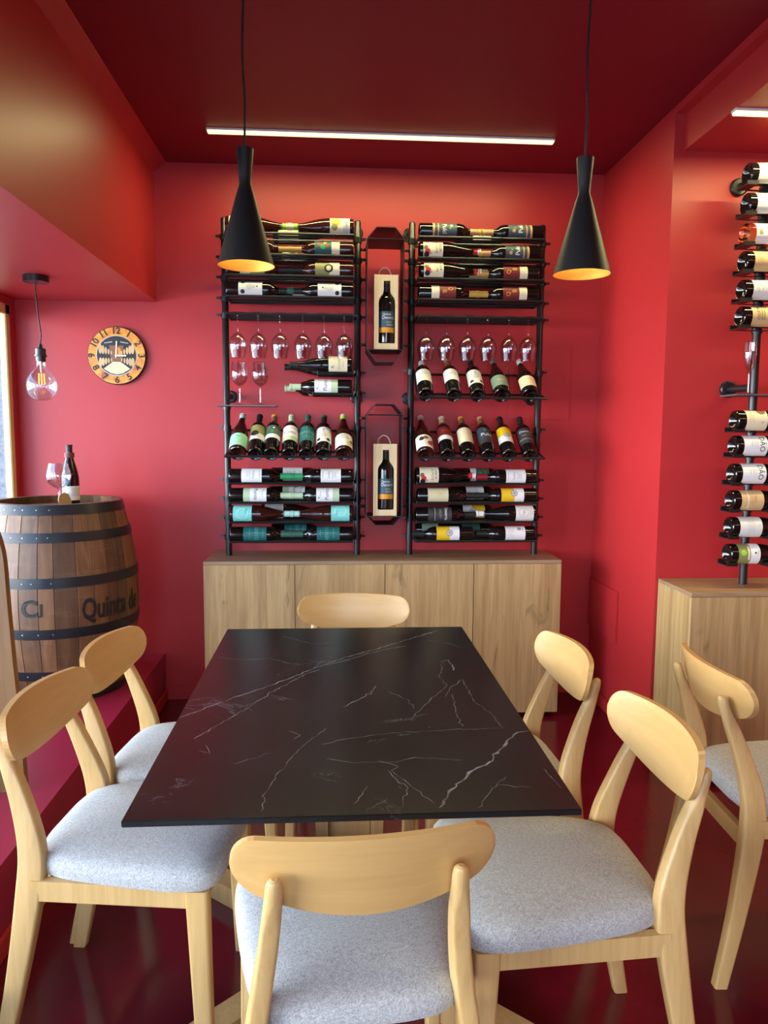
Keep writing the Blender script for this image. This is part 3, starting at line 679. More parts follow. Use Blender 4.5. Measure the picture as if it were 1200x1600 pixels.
# design: kind, glass, capsule, capsule tip, bands, marks, short description
D = {
 'greenpic': ('g', 'b', 'lime', 'cream', ((.018, .112, 'cream'),), (('d', .085, 8, .022, 'orange'), ('d', .090, -28, .015, 'olive'), ('r', .02, .05, -78, 78, 'lgrey'), ('t', 'mil', .034, .022, 'black', -10)), 'cream picture label and lime capsule'),
 'flower': ('o', 'b', 'gold', 'gold', ((.066, .104, 'cream'), (.104, .184, 'dteal')), (('d', .160, 12, .010, 'red'), ('d', .145, -10, .012, 'green'), ('d', .135, 22, .008, 'orange'), ('d', .125, -4, .007, 'red')) + lines(.095, 3, 'lgrey'), 'dark teal floral label'),
 'flower2': ('o', 'k', 'brown', 'orange', ((.085, .115, 'white'), (.115, .182, 'dgreen')), (('d', .160, -18, .006, 'red'), ('d', .162, 10, .006, 'white'), ('d', .145, 30, .007, 'red'), ('d', .135, 0, .010, 'green'), ('d', .148, -34, .005, 'red')), 'dark green flowery label, white band'),
 'olive': ('o', 'b', 'black', 'black', ((.066, .115, 'cream'), (.115, .182, 'olive')), (('d', .118, -12, .021, 'black'), ('d', .118, -12, .012, 'cream2'), ('t', 'Arco', .095, .012, 'greytext', 18)), 'olive and cream label with black arch'),
 'oliveblob': ('o', 'k', 'black', 'black', ((.075, .118, 'paper'), (.118, .184, 'olive')), (('d', .120, -15, .020, 'black'),) + lines(.105, 3), 'olive and white label with dark blob'),
 'drawing': ('o', 'k', 'black', 'dgreen', ((.058, .170, 'paper'),), (('d', .110, 0, .016, 'lgrey'), ('d', .130, 0, .010, 'lgrey'), ('d', .146, 0, .004, 'black'), ('d', .078, -38, .010, 'black'), ('d', .078, 38, .010, 'black'), ('r', .104, .106, -20, 20, 'greytext')), 'white label with grey bottle drawing'),
 'white': ('o', 'k', 'green', 'green', ((.060, .158, 'white'),), (('t', 'Velha', .118, .018, 'greytext', 0),) + lines(.10, 3) + (('r', .146, .148, -26, 26, 'greytext'),), 'plain white label and green capsule'),
 'whitewine': ('o', 'k', 'wine', 'wine', ((.060, .158, 'white'),), (('t', 'Velha', .118, .018, 'greytext', 0),) + lines(.10, 3) + (('r', .146, .148, -26, 26, 'greytext'),), 'plain white label and wine red capsule'),
 'punto': ('o', 'k', 'pgreen', 'pgreen', ((.068, .100, 'pgreen'), (.100, .180, 'white')), (('t', 'Punto', .128, .026, 'black', 0), ('t', 'Branco', .160, .010, 'greytext', 0), ('d', .167, -30, .004, 'grey')), 'white label with pale green foot'),
 'turq': ('g', 'b', 'paleturq', 'paleturq', ((.018, .108, 'turq'),), (('d', .062, 10, .030, 'paleturq'), ('d', .062, 10, .024, 'turq'), ('t', 'Mar', .080, .016, 'blue', -6)), 'turquoise label and pale turquoise capsule'),
 'mintring': ('g', 'b', 'paleturq', 'white', ((.018, .108, 'mint'),), (('d', .062, 0, .030, 'pgreen'), ('d', .062, 0, .026, 'mint'), ('t', 'Mar', .084, .016, 'blue', 0)), 'mint green label, pale capsule'),
 'teal': ('o', 'k', 'dgreen', 'dgreen', ((.066, .178, 'teal'),), (('t', 'BENTO', .128, .024, 'lteal', 0), ('r', .080, .172, -2, 0, 'lteal'), ('r', .095, .097, -40, 40, 'lteal'), ('r', .160, .1615, -34, 34, 'lteal')), 'deep teal label and dark green capsule'),
 'labor': ('g', 'k', 'red', 'white', ((.018, .112, 'cream'),), (('t', 'LABOR', .098, .017, 'black', 0), ('t', 'DE POTE', .080, .016, 'black', 0), ('d', .038, 30, .013, 'red'), ('d', .034, 52, .013, 'black'), ('d', .030, 8, .011, 'brown'), ('d', .052, 44, .006, 'pink')), 'cream picture label and red capsule'),
 'laborlime': ('g', 'b', 'lime', 'cream', ((.018, .108, 'paper'),), (('t', 'LABOR', .094, .017, 'black', -8), ('t', 'DE POTE', .076, .016, 'black', -8), ('d', .040, 38, .015, 'palegold'), ('d', .058, 58, .012, 'brown')), 'cream lettered label and lime capsule'),
 'laborpink': ('g', 'b', 'pink', 'white', ((.018, .108, 'paper'),), (('d', .080, -22, .014, 'black'), ('d', .086, 8, .012, 'brown'), ('d', .050, 38, .015, 'red'), ('d', .066, 52, .010, 'brown'), ('d', .086, -44, .008, 'cream2')), 'cream picture label and pink capsule'),
 'tovisco': ('g', 'k', 'black', 'black', ((.022, .112, 'cream'),), (('t', 'R.', .092, .020, 'black', -30), ('t', 'TOVISCO', .060, .017, 'olive', 0), ('t', 'TINTO', .042, .010, 'greytext', -16)), 'cream lettered label and black capsule'),
 'pukl': ('o', 'k', 'copper', 'gold', ((.062, .072, 'copper'), (.072, .086, 'slate'), (.086, .092, 'copper'), (.092, .178, 'slate')), (('t', 'Pukl', .118, .030, 'white', 8), ('d', .152, -14, .008, 'copper'), ('d', .146, 8, .005, 'green')), 'slate label with white word, copper band'),
 'pukl2': ('o', 'k', 'brown', 'copper', ((.062, .096, 'char'), (.096, .182, 'slate')), (('t', 'Pukl', .124, .032, 'white', 4), ('d', .160, 0, .005, 'copper')), 'slate label, white word, brown capsule'),
 'dredb': ('o', 'k', 'gold', 'gold', ((.060, .098, 'cream'), (.098, .178, 'dred')), (('t', 'B', .122, .030, 'gold', 10), ('t', 'Q', .152, .028, 'orange', -12)) + lines(.09, 3, 'lgrey'), 'dark red label with cream band and gold capsule'),
 'dredtop': ('o', 'k', 'tan', 'cream', ((.085, .118, 'white'), (.118, .186, 'dred')), (('t', 'VR', .152, .034, 'red', 0),), 'dark red and white label, tan capsule'),
 'whitered': ('o', 'k', 'white', 'dred', ((.075, .172, 'paper'),), (('r', .095, .110, -70, 70, 'cream'),) + lines(.135, 2, 'lgrey'), 'white label, red-topped white capsule'),
 'whitetan': ('o', 'k', 'brown', 'tan', ((.085, .176, 'white'),), (('t', 'Reserva', .140, .013, 'greytext', 0), ('r', .128, .1295, -24, 24, 'lgrey')), 'white label and tan capsule'),
 'sage': ('g', 'k', 'sage', 'sage', ((.030, .115, 'sage'),), (('t', 'Vale', .075, .022, 'palegold', 0),), 'grey green label and capsule'),
 'creamscript': ('g', 'k', 'white', 'white', ((.030, .112, 'cream'),), (('t', 'Casa', .082, .018, 'copper', 10),) + lines(.058, 3, 'tan'), 'cream script label and white capsule'),
 'creamring': ('g', 'k', 'white', 'white', ((.018, .108, 'paper'),), (('d', .068, -8, .026, 'lgrey'), ('d', .068, -8, .0235, 'paper'), ('t', 'Casa', .068, .013, 'black', -8)) + lines(.034, 2), 'off white ring label and white capsule'),
 'plaincream': ('o', 'k', 'brown', 'orange', ((.066, .178, 'cream'),), (('r', .128, .1295, -40, 40, 'tan'),), 'tall cream label and orange brown capsule'),
 'palecream': ('o', 'k', 'black', 'black', ((.050, .152, 'cream2'),), (('d', .106, 0, .012, 'palegold'), ('r', .100, .101, -34, 34, 'greytext'), ('r', .122, .123, -34, 34, 'greytext')), 'pale yellow green label and black capsule'),
 'yellow': ('o', 'k', 'black', 'black', ((.070, .118, 'white'), (.118, .184, 'yellow')), (('d', .120, 6, .017, 'grey'), ('d', .120, 6, .0125, 'lgrey'), ('d', .120, 6, .006, 'grey')), 'yellow and white label, grey badge'),
 'deserta': ('o', 'k', 'black', 'black', ((.060, .092, 'char'), (.088, .096, 'grey'), (.096, .178, 'char')), (('t', 'Deserta', .150, .022, 'white', 0), ('t', 'VAVV', .120, .020, 'grey', 0)), 'charcoal label with white script'),
 'whitetext': ('o', 'k', 'black', 'black', ((.055, .155, 'white'),), lines(.148, 5, 'lgrey', 52) + (('d', .086, 30, .010, 'greytext'), ('t', '750', .068, .012, 'greytext', 24)), 'white text label turned to the front'),
 'darkgreen': ('o', 'k', 'black', 'red', ((.055, .150, 'dgreen'),), (('d', .100, -10, .010, 'olive'), ('t', 'Serra', .080, .016, 'palegold', 0)), 'dark green label'),
 'backpaper': ('g', 'b', 'turq', 'turq', ((.018, .112, 'paper'),), lines(.10, 4, 'greytext', 40), 'pale back label'),
 'quinta': ('o', 'k', 'char', 'brown', ((.052, .076, 'amberband'), (.076, .152, 'blue')), (('t', 'Quinta', .138, .015, 'white', -10), ('t', 'Deserta', .122, .021, 'white', 6), ('r', .103, .1045, -14, 30, 'lgrey'), ('r', .097, .0985, -14, 30, 'lgrey'), ('t', 'DOURO', .087, .009, 'white', 16), ('r', .060, .062, -40, 40, 'orange')), 'blue label with orange band'),
 'p_pale': ('g', 'k', 'black', 'black', ((.028, .125, 'cream'),), (('r', .028, .125, 30, 78, 'lgrey'),) + lines(.10, 3, 'tan', 40), 'pale cream label'),
 'p_white': ('g', 'k', 'black', 'black', ((.028, .125, 'paper'),), (('r', .028, .125, -78, -30, 'cream'), ('t', 'Branco', .090, .012, 'greytext', -10)) + lines(.07, 2, 'lgrey'), 'cream topped white label'),
 'p_script': ('g', 'a', 'black', 'black', ((.030, .125, 'white'),), (('t', 'g', .090, .034, 'black', -12), ('t', '~y', .106, .020, 'black', 10), ('r', .040, .056, -4, 22, 'olive')), 'white script label and clear amber glass'),
 'p_tan': ('g', 'k', 'black', 'black', ((.030, .095, 'tan'), (.095, .125, 'paper')), lines(.06, 3, 'copper', 30), 'tan and white label'),
 'p_crest': ('g', 'k', 'black', 'black', ((.030, .125, 'paper'),), (('d', .085, 0, .009, 'lgrey'), ('d', .085, 0, .006, 'paper'), ('t', 'OPIPA', .068, .010, 'greytext', 0)) + lines(.052, 2), 'white crest label'),
 'p_soito': ('g', 'k', 'black', 'black', ((.032, .118, 'tan'),), (('t', 'SOITO', .056, .018, 'black', -4), ('r', .068, .074, -34, 34, 'olive'), ('r', .078, .083, -34, 34, 'olive'), ('d', .102, 10, .005, 'black')), 'tan label lettered SOITO'),
 'p_blob': ('g', 'k', 'black', 'black', ((.032, .118, 'cream'),), (('d', .096, -46, .018, 'brown'), ('t', 'X', .096, .013, 'brown', 22)) + lines(.060, 3, 'tan', 26), 'cream label with brown blot'),
 'p_dao': ('g', 'k', 'black', 'black', ((.028, .125, 'white'),), (('t', 'DÃO', .102, .030, 'black', 0), ('t', 'Tinto', .060, .010, 'greytext', 0)) + lines(.082, 3, 'lgrey', 26, .006), 'white label lettered DÃO'),
 'p_orange': ('g', 'k', 'black', 'black', ((.030, .122, 'tan'),), (('r', .055, .060, -60, 60, 'cream'), ('t', 'Ouro', .088, .012, 'brown', 0)) + lines(.078, 2, 'copper', 40), 'orange tan label with pale line'),
 'p_off': ('g', 'k', 'black', 'black', ((.030, .122, 'paper'),), (('t', 'L', .110, .014, 'greytext', 0),) + lines(.088, 4, 'lgrey', 50), 'off white label with faint lines'),
 'p_green': ('g', 'k', 'black', 'black', ((.030, .080, 'olive'), (.080, .120, 'white')), (('d', .050, 0, .012, 'lime'), ('d', .100, 0, .004, 'black'), ('t', 'Mosto', .112, .009, 'greytext', 0)) + (('r', .068, .076, -40, 40, 'cream'),), 'green and white label'),
 'barrelbottle': ('g', 'k', 'black', 'black', ((.030, .100, 'paper'),), lines(.085, 5, 'greytext', 40), 'small white label'),
}
def pose(base, axis, facing):
    a = Vector(axis).normalized(); f = Vector(facing); f = (f - a*f.dot(a)).normalized(); y = -f; x = y.cross(a)
    return Matrix(((x.x, y.x, a.x, base[0]), (x.y, y.y, a.y, base[1]), (x.z, y.z, a.z, base[2]), (0, 0, 0, 1)))
def bottle(d, M, where, group):
    kind, glass, cap, tip, bands, marks, desc = D[d]
    root = empty('wine_bottle', M, 'bottle, ' + desc + ', ' + where, 'wine bottle', group)
    for n, me in (('bottle_body', body_mesh(kind, glass)), ('capsule', cap_mesh(kind, cap, tip)), ('label', label_mesh(kind, bands, marks))):
        o = bpy.data.objects.new(n, me); C.objects.link(o); o.parent = root
    return root

# ------------------------------------------------------------------ the two steel wine racks
ROWU = (2.351, 2.254, 2.158, 2.060); ROWL = (1.172, 1.078, .982, .886)
ORD = ('top', 'second', 'third', 'fourth', 'fifth', 'sixth', 'seventh', 'lowest')
PY = 3.80
def tray(b, x0, x1, z, ys, xp0=None, xp1=None, r=.0062):
    for y in ys: b.tube([(x0, y, z), (x1, y, z)], r, BLACK, 8)
    for x, xp in ((x0, xp0), (x1, xp1)):
        if xp is None: continue
        s = 1 if x == x0 else -1
        b.box(min(x, x+s*.004), max(x, x+s*.004), min(ys)-.006, max(ys)+.006, z-.007, z+.010, BLACK)
        b.lathe([(.0205, -.013), (.0205, .013)], BLACK, 16, Matrix.Translation((xp, PY, z+.008)), True, True)
        b.box(min(x, xp), max(x, xp), PY-.010, PY+.010, z-.002, z+.016, BLACK)
        o = xp-s*.019; b.prism([(o, PY-.014, z+.006), (o, PY+.014, z+.006), (o-s*.022, PY-.004, z+.006), (o-s*.022, PY-.010, z+.006)], (0, 0, .011), BLACK)
def rack(px0, px1, label, tilt, side):
    root = empty('wine_rack', ((px0+px1)/2, PY, .80), label, 'wine rack')
    off = Vector(root.location)
    def fin(b, name):
        for v in b.bm.verts: v.co -= off
        return b.build(name, root)
    for x in (px0, px1):
        fin(MB().lathe([(.0165, .80), (.0165, 2.445), (.012, 2.452), (0, 2.453)], BLACK, 20, Matrix.Translation((x, PY, 0)), True, False), 'post')
        for z in (2.43, 1.60):
            b = MB(); b.tube([(x, PY, z), (x, YB-.012, z)], .014, BLACK, 14)
            b.lathe([(.032, 0), (.032, .010), (.026, .014)], BLACK, 24, Matrix.Translation((x, YB, z)) @ Matrix.Rotation(rad(90), 4, 'X'), True, True)
            fin(b, 'wall_flange')
    a, c = px0+.019, px1-.019
    for z in ROWU+ROWL:
        b = MB(); tray(b, a, c, z, (3.67, 3.728, 3.800, 3.858), px0, px1); fin(b, 'bottle_tray')
    b = MB(); tray(b, a, c, 1.978, (3.664, 3.706, 3.76, 3.81, 3.858), px0, px1); fin(b, 'glass_rail')
    for z in tilt:
        b = MB()
        b.tube([(a, 3.583, z), (c, 3.583, z)], .0062, BLACK, 8)
        b.tube([(a, 3.682, z+.020), (c, 3.682, z+.020)], .0062, BLACK, 8)
        b.tube([(a, 3.800, z+.124), (c, 3.800, z+.124)], .0062, BLACK, 8)
        for x, xp, s in ((a, px0, 1), (c, px1, -1)):
            b.tube([(x, 3.583, z), (x, 3.682, z+.020), (x, 3.800, z+.124)], .005, BLACK, 6)
            b.tube([(xp, PY, z+.135), (x, 3.80, z+.124)], .007, BLACK, 6)
            b.lathe([(.0205, -.013), (.0205, .013)], BLACK, 16, Matrix.Translation((xp, PY, z+.135)), True, True)
            o = xp-s*.019; b.prism([(o, PY-.014, z+.135), (o, PY+.014, z+.135), (o-s*.022, PY-.004, z+.135), (o-s*.022, PY-.010, z+.135)], (0, 0, .011), BLACK)
        fin(b, 'display_rail')
    return root, fin
LX0, LX1, RX0, RX1 = -.537, .1105, .379, 1.030
lr, fin = rack(LX0, LX1, 'left black steel wine rack with two posts on the sideboard', (1.305,), 'left')
for z, x0 in ((1.706, -.085), (1.606, -.108)):
    b = MB(); tray(b, x0, LX1-.019, z, (3.67, 3.728, 3.800, 3.858), None, LX1)
    b.box(x0-.002, x0+.002, 3.664, 3.864, z-.007, z+.010, BLACK); fin(b, 'short_tray')
b = MB(); b.box(-.578, -.288, 3.715, 3.855, 1.545, 1.551, plain('grey_steel_shelf', (.10, .10, .10), .4), .001)
b.lathe([(.0205, -.013), (.0205, .004)], BLACK, 16, Matrix.Translation((LX0, PY, 1.545)), True, True); fin(b, 'glass_shelf')
rr, _ = rack(RX0, RX1, 'right black steel wine rack with two posts on the sideboard', (1.589, 1.302), 'right')

def lying(d, x, z, y, toright, where, roll=35):
    R = KR[D[d][0]][1]; zc = z + math.sqrt((R+.0062)**2-.029**2)
    s = 1 if toright else -1
    bottle(d, pose((x, y, zc), (s, 0, 0), (0, -math.cos(rad(roll)), math.sin(rad(roll)))), where, 'bottles lying in the wine racks')
def rows(x0, x1, spec, side):
    for k, (z, (l, r, c)) in enumerate(zip(ROWU+ROWL, spec)):
        n = ORD[k]; up = k < 4
        for d, pos in ((l, 'l'), (r, 'r'), (c, 'c')):
            if d is None: continue
            roll = {'l': 18, 'r': 18, 'c': 10}[pos]
            if isinstance(d, tuple): d, dx, roll = d
            else: dx = 0
            if pos == 'l': lying(d, x0+.013+dx, z, 3.699, True, f'front left, {n} tier, {side} rack', roll)
            elif pos == 'r': lying(d, x1-.013+dx, z, 3.699, False, f'front right, {n} tier, {side} rack', roll)
            else: lying(d, (x0+x1)/2-.14+dx, z, 3.829, True, f'back row, {n} tier, {side} rack', roll)
rows(LX0+.010, LX1-.010, [('greenpic', 'greenpic', ('p_pale', .05, 0)), ('flower', 'flower', ('flower', .03, 20)), ('olive', 'olive', ('olive', .02, 100)), ('drawing', 'drawing', ('whitetan', .06, 10)),
                ('white', 'white', ('white', .03, 10)), ('punto', 'punto', ('punto', .02, 25)), ('turq', 'turq', ('backpaper', -.02, 10)), ('teal', 'teal', ('teal', .03, 20))], 'left')
rows(RX0+.010, RX1-.010, [('pukl', 'pukl', ('whitetan', .03, 60)), ('labor', ('pukl', -.012, 8), ('teal', .05, 100)), (('labor', .004, 30), ('dredb', -.02, 18), ('p_crest', .07, 40)), ('dredb', ('dredb', -.02, 8), ('dredb', .04, 110)),
                (('labor', -.006, 15), ('whitewine', -.004, 12), ('flower2', .04, 20)), (('palecream', .004, 18), 'yellow', ('whitetan', .02, 15)), (('deserta', -.004, 18), ('creamring', -.002, 22), ('yellow', .02, 25)), (None, ('whitetext', -.004, 18), ('darkgreen', .03, 15))], 'right')
lying('yellow', .686, ROWL[3], 3.699, False, 'front left, lowest tier, right rack', 10)
lying('sage', RX0+.034, ROWL[3], 3.829, True, 'back left, lowest tier, right rack', 5)
for d, z, x, t in (('tovisco', 1.706, 0, 'upper short tray'), ('punto', 1.606, 0, 'lower short tray')):
    lying(d, LX1-.030, z, 3.699, False, f'front of {t}, left rack', 18)
    lying(d, LX1-.062, z, 3.829, False, f'back of {t}, left rack', 18)
TA = rad(38)
def tilted(specs, z, side, tier):
    n = len(specs)
    for k, (d, x) in enumerate(specs):
        R = KR[D[d][0]][1]
        ax = Vector((0, math.cos(TA), math.sin(TA))); up = Vector((0, -math.sin(TA), math.cos(TA)))
        base = Vector((x, 3.614, z-.024)) + up*(R+.004)
        bottle(d, pose(base, ax, up), f'{("first", "second", "third", "fourth", "fifth", "sixth", "seventh")[k]} from left, {tier}, {side} rack', 'bottles leaning on the display rails')
tilted([('mintring', -.461), ('oliveblob', -.377), ('flower2', -.303), ('punto', -.218), ('teal', -.137), ('drawing', -.056), ('laborlime', .041)], 1.305, 'left', 'leaning rail')
tilted([('whitered', .432), ('whitetan', .567), ('drawing', .682), ('sage', .798), ('creamscript', .935)], 1.589, 'right', 'upper leaning rail')
tilted([('laborpink', .432), ('dredtop', .540), ('plaincream', .640), ('pukl2', .738), ('yellow', .839), ('deserta', .942)], 1.302, 'right', 'lower leaning rail')

# ------------------------------------------------------------------ glasses
def glass_mesh(prof_out, t=.0011, seg=32):
    b = MB(); b.lathe(catmull(prof_out, 3), GLASS, seg)
    o = b.build('wine_glass'); me = o.data; bpy.data.objects.remove(o); return me
WG = [(0, .0005), (.034, .0005), (.0345, .002), (.020, .005), (.006, .010), (.0038, .022), (.0036, .060), (.0038, .085), (.008, .094), (.022, .104), (.036, .122), (.0425, .145), (.0415, .168), (.037, .192), (.0335, .210), (.0330, .2103), (.0365, .191), (.0408, .168), (.0416, .145), (.035, .123), (.0215, .106), (.009, .0975), (0, .096)]
wg = glass_mesh(WG)
BIG = [(x*1.22 if z > .09 else x, z*.94) for x, z in WG]
bg = glass_mesh(BIG)
FL = [(0, .0005), (.030, .0005), (.0305, .002), (.018, .005), (.005, .010), (.0034, .022), (.0033, .070), (.004, .085), (.010, .098), (.019, .120), (.0245, .150), (.0252, .178), (.0235, .207), (.0231, .2072), (.0246, .178), (.0238, .150), (.018, .121), (.009, .100), (0, .096)]
fl = glass_mesh(FL)
FLIP = Matrix.Rotation(PI, 4, 'X')
def glass(me, M, label, group=None):
    o = inst('wine_glass', me, None, M); tag(o, label, 'glass', group); return o
SIX = ('leftmost', 'second from left', 'third from left', 'third from right', 'second from right', 'rightmost')
for side, xs in (('left', (-.464, -.367, -.264, -.155, -.054, .044)), ('right', (.440, .540, .643, .743, .847, .942))):
    for n, x in zip(SIX, xs):
        glass(wg, Matrix.Translation((x, 3.685, 1.9855)) @ FLIP, f'{n} of six clear wine glasses hanging upside down from {side} rack', 'wine glasses hanging from the racks')
glass(wg, Matrix.Translation((-.469, 3.775, 1.551)), 'left of two clear wine glasses standing on small rack shelf', 'wine glasses on the small shelf')
glass(wg, Matrix.Translation((-.369, 3.775, 1.551)), 'right of two clear wine glasses standing on small rack shelf', 'wine glasses on the small shelf')

# ------------------------------------------------------------------ display frames with boxed bottles
STEEL = plain('dark_brown_steel', (.014, .009, .009), .45)
def display_frame(zt, zs_t, zs_b, zb, label):
    x0, x1, y0, y1 = .150, .328, 3.638, 3.835
    xi0, xi1 = .195, .285
    root = empty('display_frame', ((x0+x1)/2, (y0+y1)/2, zb), label, 'display frame')
    off = Vector(root.location)
    def fin(b, n):
        for v in b.bm.verts: v.co -= off
        b.build(n, root)
    ring = [(x0, zs_b), (xi0, zb), (xi1, zb), (x1, zs_b), (x1, zs_t), (xi1, zt), (xi0, zt), (x0, zs_t)]
    cx, cz = (x0+x1)/2, (zt+zb)/2
    t = .004
    inner = [(x0+t, zs_b+t*.4), (xi0+t*.4, zb+t), (xi1-t*.4, zb+t), (x1-t, zs_b+t*.4), (x1-t, zs_t-t*.4), (xi1-t*.4, zt-t), (xi0+t*.4, zt-t), (x0+t, zs_t-t*.4)]
    b = MB(); i = b.mi(STEEL)
    V = [[b.bm.verts.new((x, y, z)) for x, z in r] for r in (ring, inner) for y in (y0, y1)]
    for k in range(8):
        j = (k+1) % 8
        b.face((V[0][k], V[0][j], V[1][j], V[1][k]), i); b.face((V[2][k], V[2][j], V[3][j], V[3][k]), i)
        b.face((V[0][k], V[0][j], V[2][j], V[2][k]), i); b.face((V[1][k], V[1][j], V[3][j], V[3][k]), i)
    fin(b, 'band')
    for z in (zs_b, zs_t): fin(MB().box(x0+t, x1-t, y0, y1, z-.003, z, STEEL), 'shelf_plate')
    for z in (zs_t-.018, zs_b+.036):
        for xa, xb in ((LX1+.012, x0), (x1, RX0-.012)):
            fin(MB().tube([(xa, 3.79, z), (xb, 3.79, z)], .0065, BLACK, 8), 'rod')
display_frame(2.384, 2.331, 1.818, 1.757, 'upper hexagonal dark steel display frame between the two racks')
display_frame(1.560, 1.511, 1.014, .968, 'lower hexagonal dark steel display frame between the two racks')
def bottle_outline(scale=1.03):
    half = [(r, z) for r, z in BORD if z >= 0 and r > .012][4:-1]
    pts = [(0.0342, 0)] + half
    pts = [(x*scale+.0008, z) for x, z in pts]
    return pts + [(-x, z) for x, z in pts[::-1]]
def wine_box(zb, label, blabel):
    x0, x1, y0, y1, h = -.0575, .0575, -.05, .05, .352
    root = empty('wine_gift_box', (.2435, 3.71, zb), label, 'wine box')
    t = .007
    b = MB(); b.box(x0, x0+t, y0, y1, 0, h, PINE); b.box(x1-t, x1, y0, y1, 0, h, PINE); b.box(x0+t, x1-t, y0+.006, y1, 0, t, PINE); b.box(x0+t, x1-t, y0+.006, y1, h-t, h, PINE); b.box(x0+t, x1-t, y1-t, y1, t, h-t, PINE)
    b.build('box_body', root)
    b = MB(); i = b.mi(PINE)
    loops = [[(x0+t, .001), (x1-t, .001), (x1-t, h-.004), (x0+t, h-.004)], [(x+.004, z+.030) for x, z in bottle_outline()]]
    es = []
    for l in loops:
        vs = [b.bm.verts.new((x, y0+.003, z)) for x, z in l]
        es += [b.bm.edges.new((vs[k], vs[(k+1) % len(vs)])) for k in range(len(vs))]
    bmesh.ops.triangle_fill(b.bm, use_beauty=True, edges=es)
    g = bmesh.ops.extrude_face_region(b.bm, geom=list(b.bm.faces))
    for v in g['geom']:
        if isinstance(v, bmesh.types.BMVert): v.co.y += .005
    b.build('sliding_lid', root)
    P = catmull([(-.032, 0, h-.003), (-.030, 0, h+.022), (-.012, -.004, h+.040), (.012, -.004, h+.036), (.026, 0, h+.012), (.028, 0, h-.003)], 5)
    MB().tube(P, .0028, plain('rope', (.70, .56, .38), .9), 8).build('rope_handle', root)
    bottle('quinta', Matrix.Translation((.2475, 3.703, zb+.030)) @ Matrix.Rotation(rad(9), 4, 'Z'), blabel, 'bottles in the wooden gift boxes')
wine_box(1.8185, 'pale pine bottle box with rope handle in the upper steel frame', 'inside the upper pine box')
wine_box(1.0145, 'pale pine bottle box with rope handle in the lower steel frame', 'inside the lower pine box')

# ------------------------------------------------------------------ single pole rack on the right
PX, PPY = 1.708, 3.0
pr = empty('pole_wine_rack', (PX, PPY, .797), 'single black pole wine rack standing on the right-hand sideboard', 'wine rack')
off = Vector(pr.location)
def pfin(b, n):
    for v in b.bm.verts: v.co -= off
    return b.build(n, pr)
pfin(MB().lathe([(.0165, .797), (.0165, 2.49), (0, 2.495)], BLACK, 20, Matrix.Translation((PX, PPY, 0)), True, False), 'post')
for z in (2.44, 1.612):
    b = MB(); b.tube([(PX, PPY, z), (PX-.035, YR-.012, z)], .0155, BLACK, 14)
    b.lathe([(.036, 0), (.036, .010), (.030, .015)], BLACK, 24, Matrix.Translation((PX-.038, YR, z)) @ Matrix.Rotation(rad(90), 4, 'X'), True, True); pfin(b, 'wall_flange')
PB = [(2.426, 'p_pale'), (2.313, 'p_white'), (2.199, 'p_script'), (2.094, 'p_tan'), (1.985, 'p_crest'), (1.882, 'p_soito'), (1.475, 'p_blob'), (1.374, 'p_dao'), (1.262, 'p_dao'), (1.154, 'p_orange'), (1.045, 'p_off'), (.935, 'p_green')]
PN = ('topmost', 'second from top', 'third from top', 'fourth from top', 'fifth from top', 'last above the flute', 'first below the flute', 'second below the flute', 'third below the flute', 'third from bottom', 'second from bottom', 'lowest')
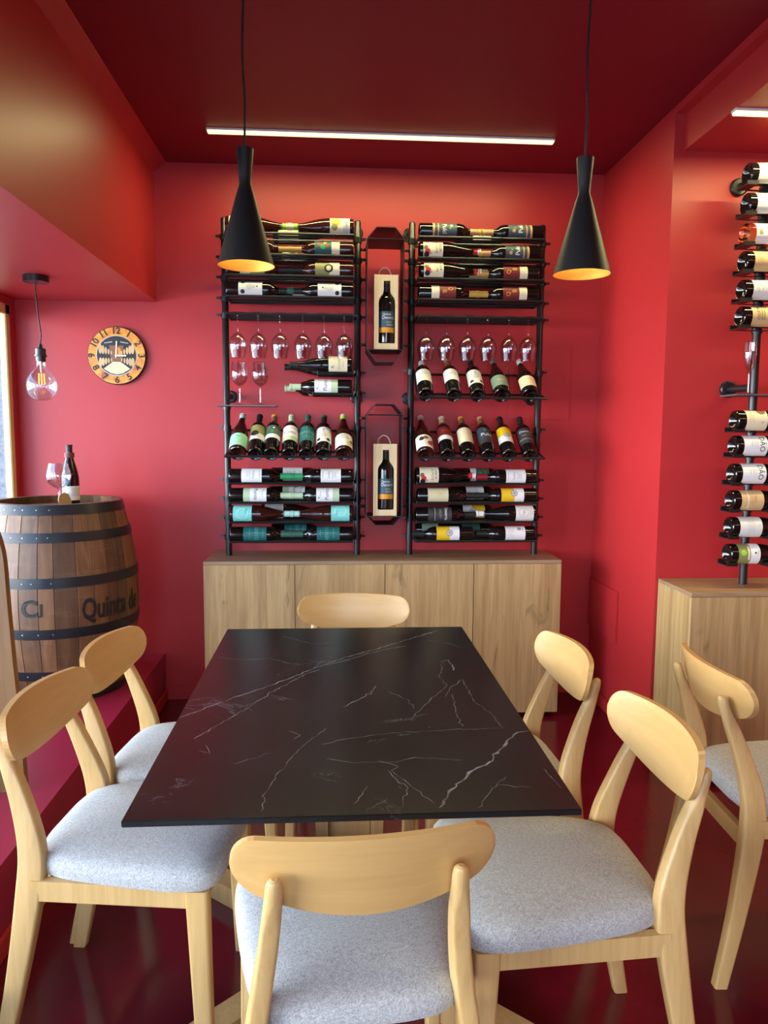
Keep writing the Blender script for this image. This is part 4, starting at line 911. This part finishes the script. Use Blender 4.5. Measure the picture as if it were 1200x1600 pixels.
for (z, d), n in zip(PB, PN):
    bottle(d, pose((1.597, 2.937, z), (1, 0, 0), (0, -1, .25)), n + ' on the pole rack', 'bottles on the pole rack')
    b = MB()
    b.box(1.584, 1.628, 2.907, 2.977, z-.0465, z-.0425, BLACK)
    b.box(1.584, 1.628, 2.903, 2.907, z-.0465, z-.032, BLACK); b.box(1.584, 1.628, 2.977, 2.981, z-.0465, z-.026, BLACK)
    b.box(1.620, 1.735, 2.977, 2.987, z-.0465, z-.0435, BLACK)
    b.box(1.75, 1.80, 2.897, 2.977, z-.0475, z-.030, BLACK); b.box(1.70, 1.80, 2.972, 2.985, z-.0475, z-.0435, BLACK)
    b.lathe([(.0205, -.014), (.0205, .014)], BLACK, 14, Matrix.Translation((PX, PPY, z-.04)), True, True)
    pfin(b, 'bottle_cradle')
b = MB(); b.box(1.588, 1.96, 2.91, 3.04, 1.575, 1.581, MATS['grey_steel_shelf'], .001); pfin(b, 'glass_shelf')
glass(fl, Matrix.Translation((1.660, 2.955, 1.581)), 'clear champagne flute standing on the pole rack shelf')
glass(fl, Matrix.Translation((1.790, 2.955, 1.581)), 'second flute on pole rack shelf, cut by right photo edge')

# ------------------------------------------------------------------ things on the barrel, board at the left edge
HZ = ZP+BH-.045+.012
bottle('barrelbottle', Matrix.Translation((-1.212, 3.52, HZ)) @ Matrix.Rotation(rad(62), 4, 'Z') @ Matrix.Scale(.93, 4), 'standing on the barrel head', None)
o = MB().lathe([(.0205, 0), (.0215, 0), (.0215, .022), (.0205, .022)], pal('maroon'), 24).build('drip_collar')
o.matrix_world = Matrix.Translation((-1.212, 3.52, HZ+.222)); tag(o, 'maroon drip collar around neck of bottle on the barrel', 'collar')
glass(bg, Matrix.Translation((-1.222, 3.405, HZ)), 'large clear wine glass standing on the barrel')
o = MB().prism([(.033*math.cos(rad(a)), 0, .033+.033*math.sin(rad(a))) for a in range(0, 360, 12)], (0, .006, 0), PLANK).build('coaster')
o.matrix_world = Matrix.Translation((-1.210, 3.455, HZ)) @ Matrix.Rotation(rad(55), 4, 'Z') @ Matrix.Rotation(rad(-12), 4, 'X'); tag(o, 'small round wooden coaster leaning against bottle on the barrel', 'coaster')
out = catmull([(-1.10, 1.30), (-1.07, 1.14), (-1.049, 1.065), (-1.040, 1.00), (-1.034, .85), (-1.024, .65), (-1.014, .50), (-1.005, .25)], 4)
o = MB().prism([(-1.32, 2.40, .25), (-1.32, 2.40, 1.30)] + [(x, 2.40, z) for x, z in out], (0, .03, 0), BROWNOAK).build('wooden_board')
tag(o, 'plain oak board at left photo edge in front of the barrel', 'board')
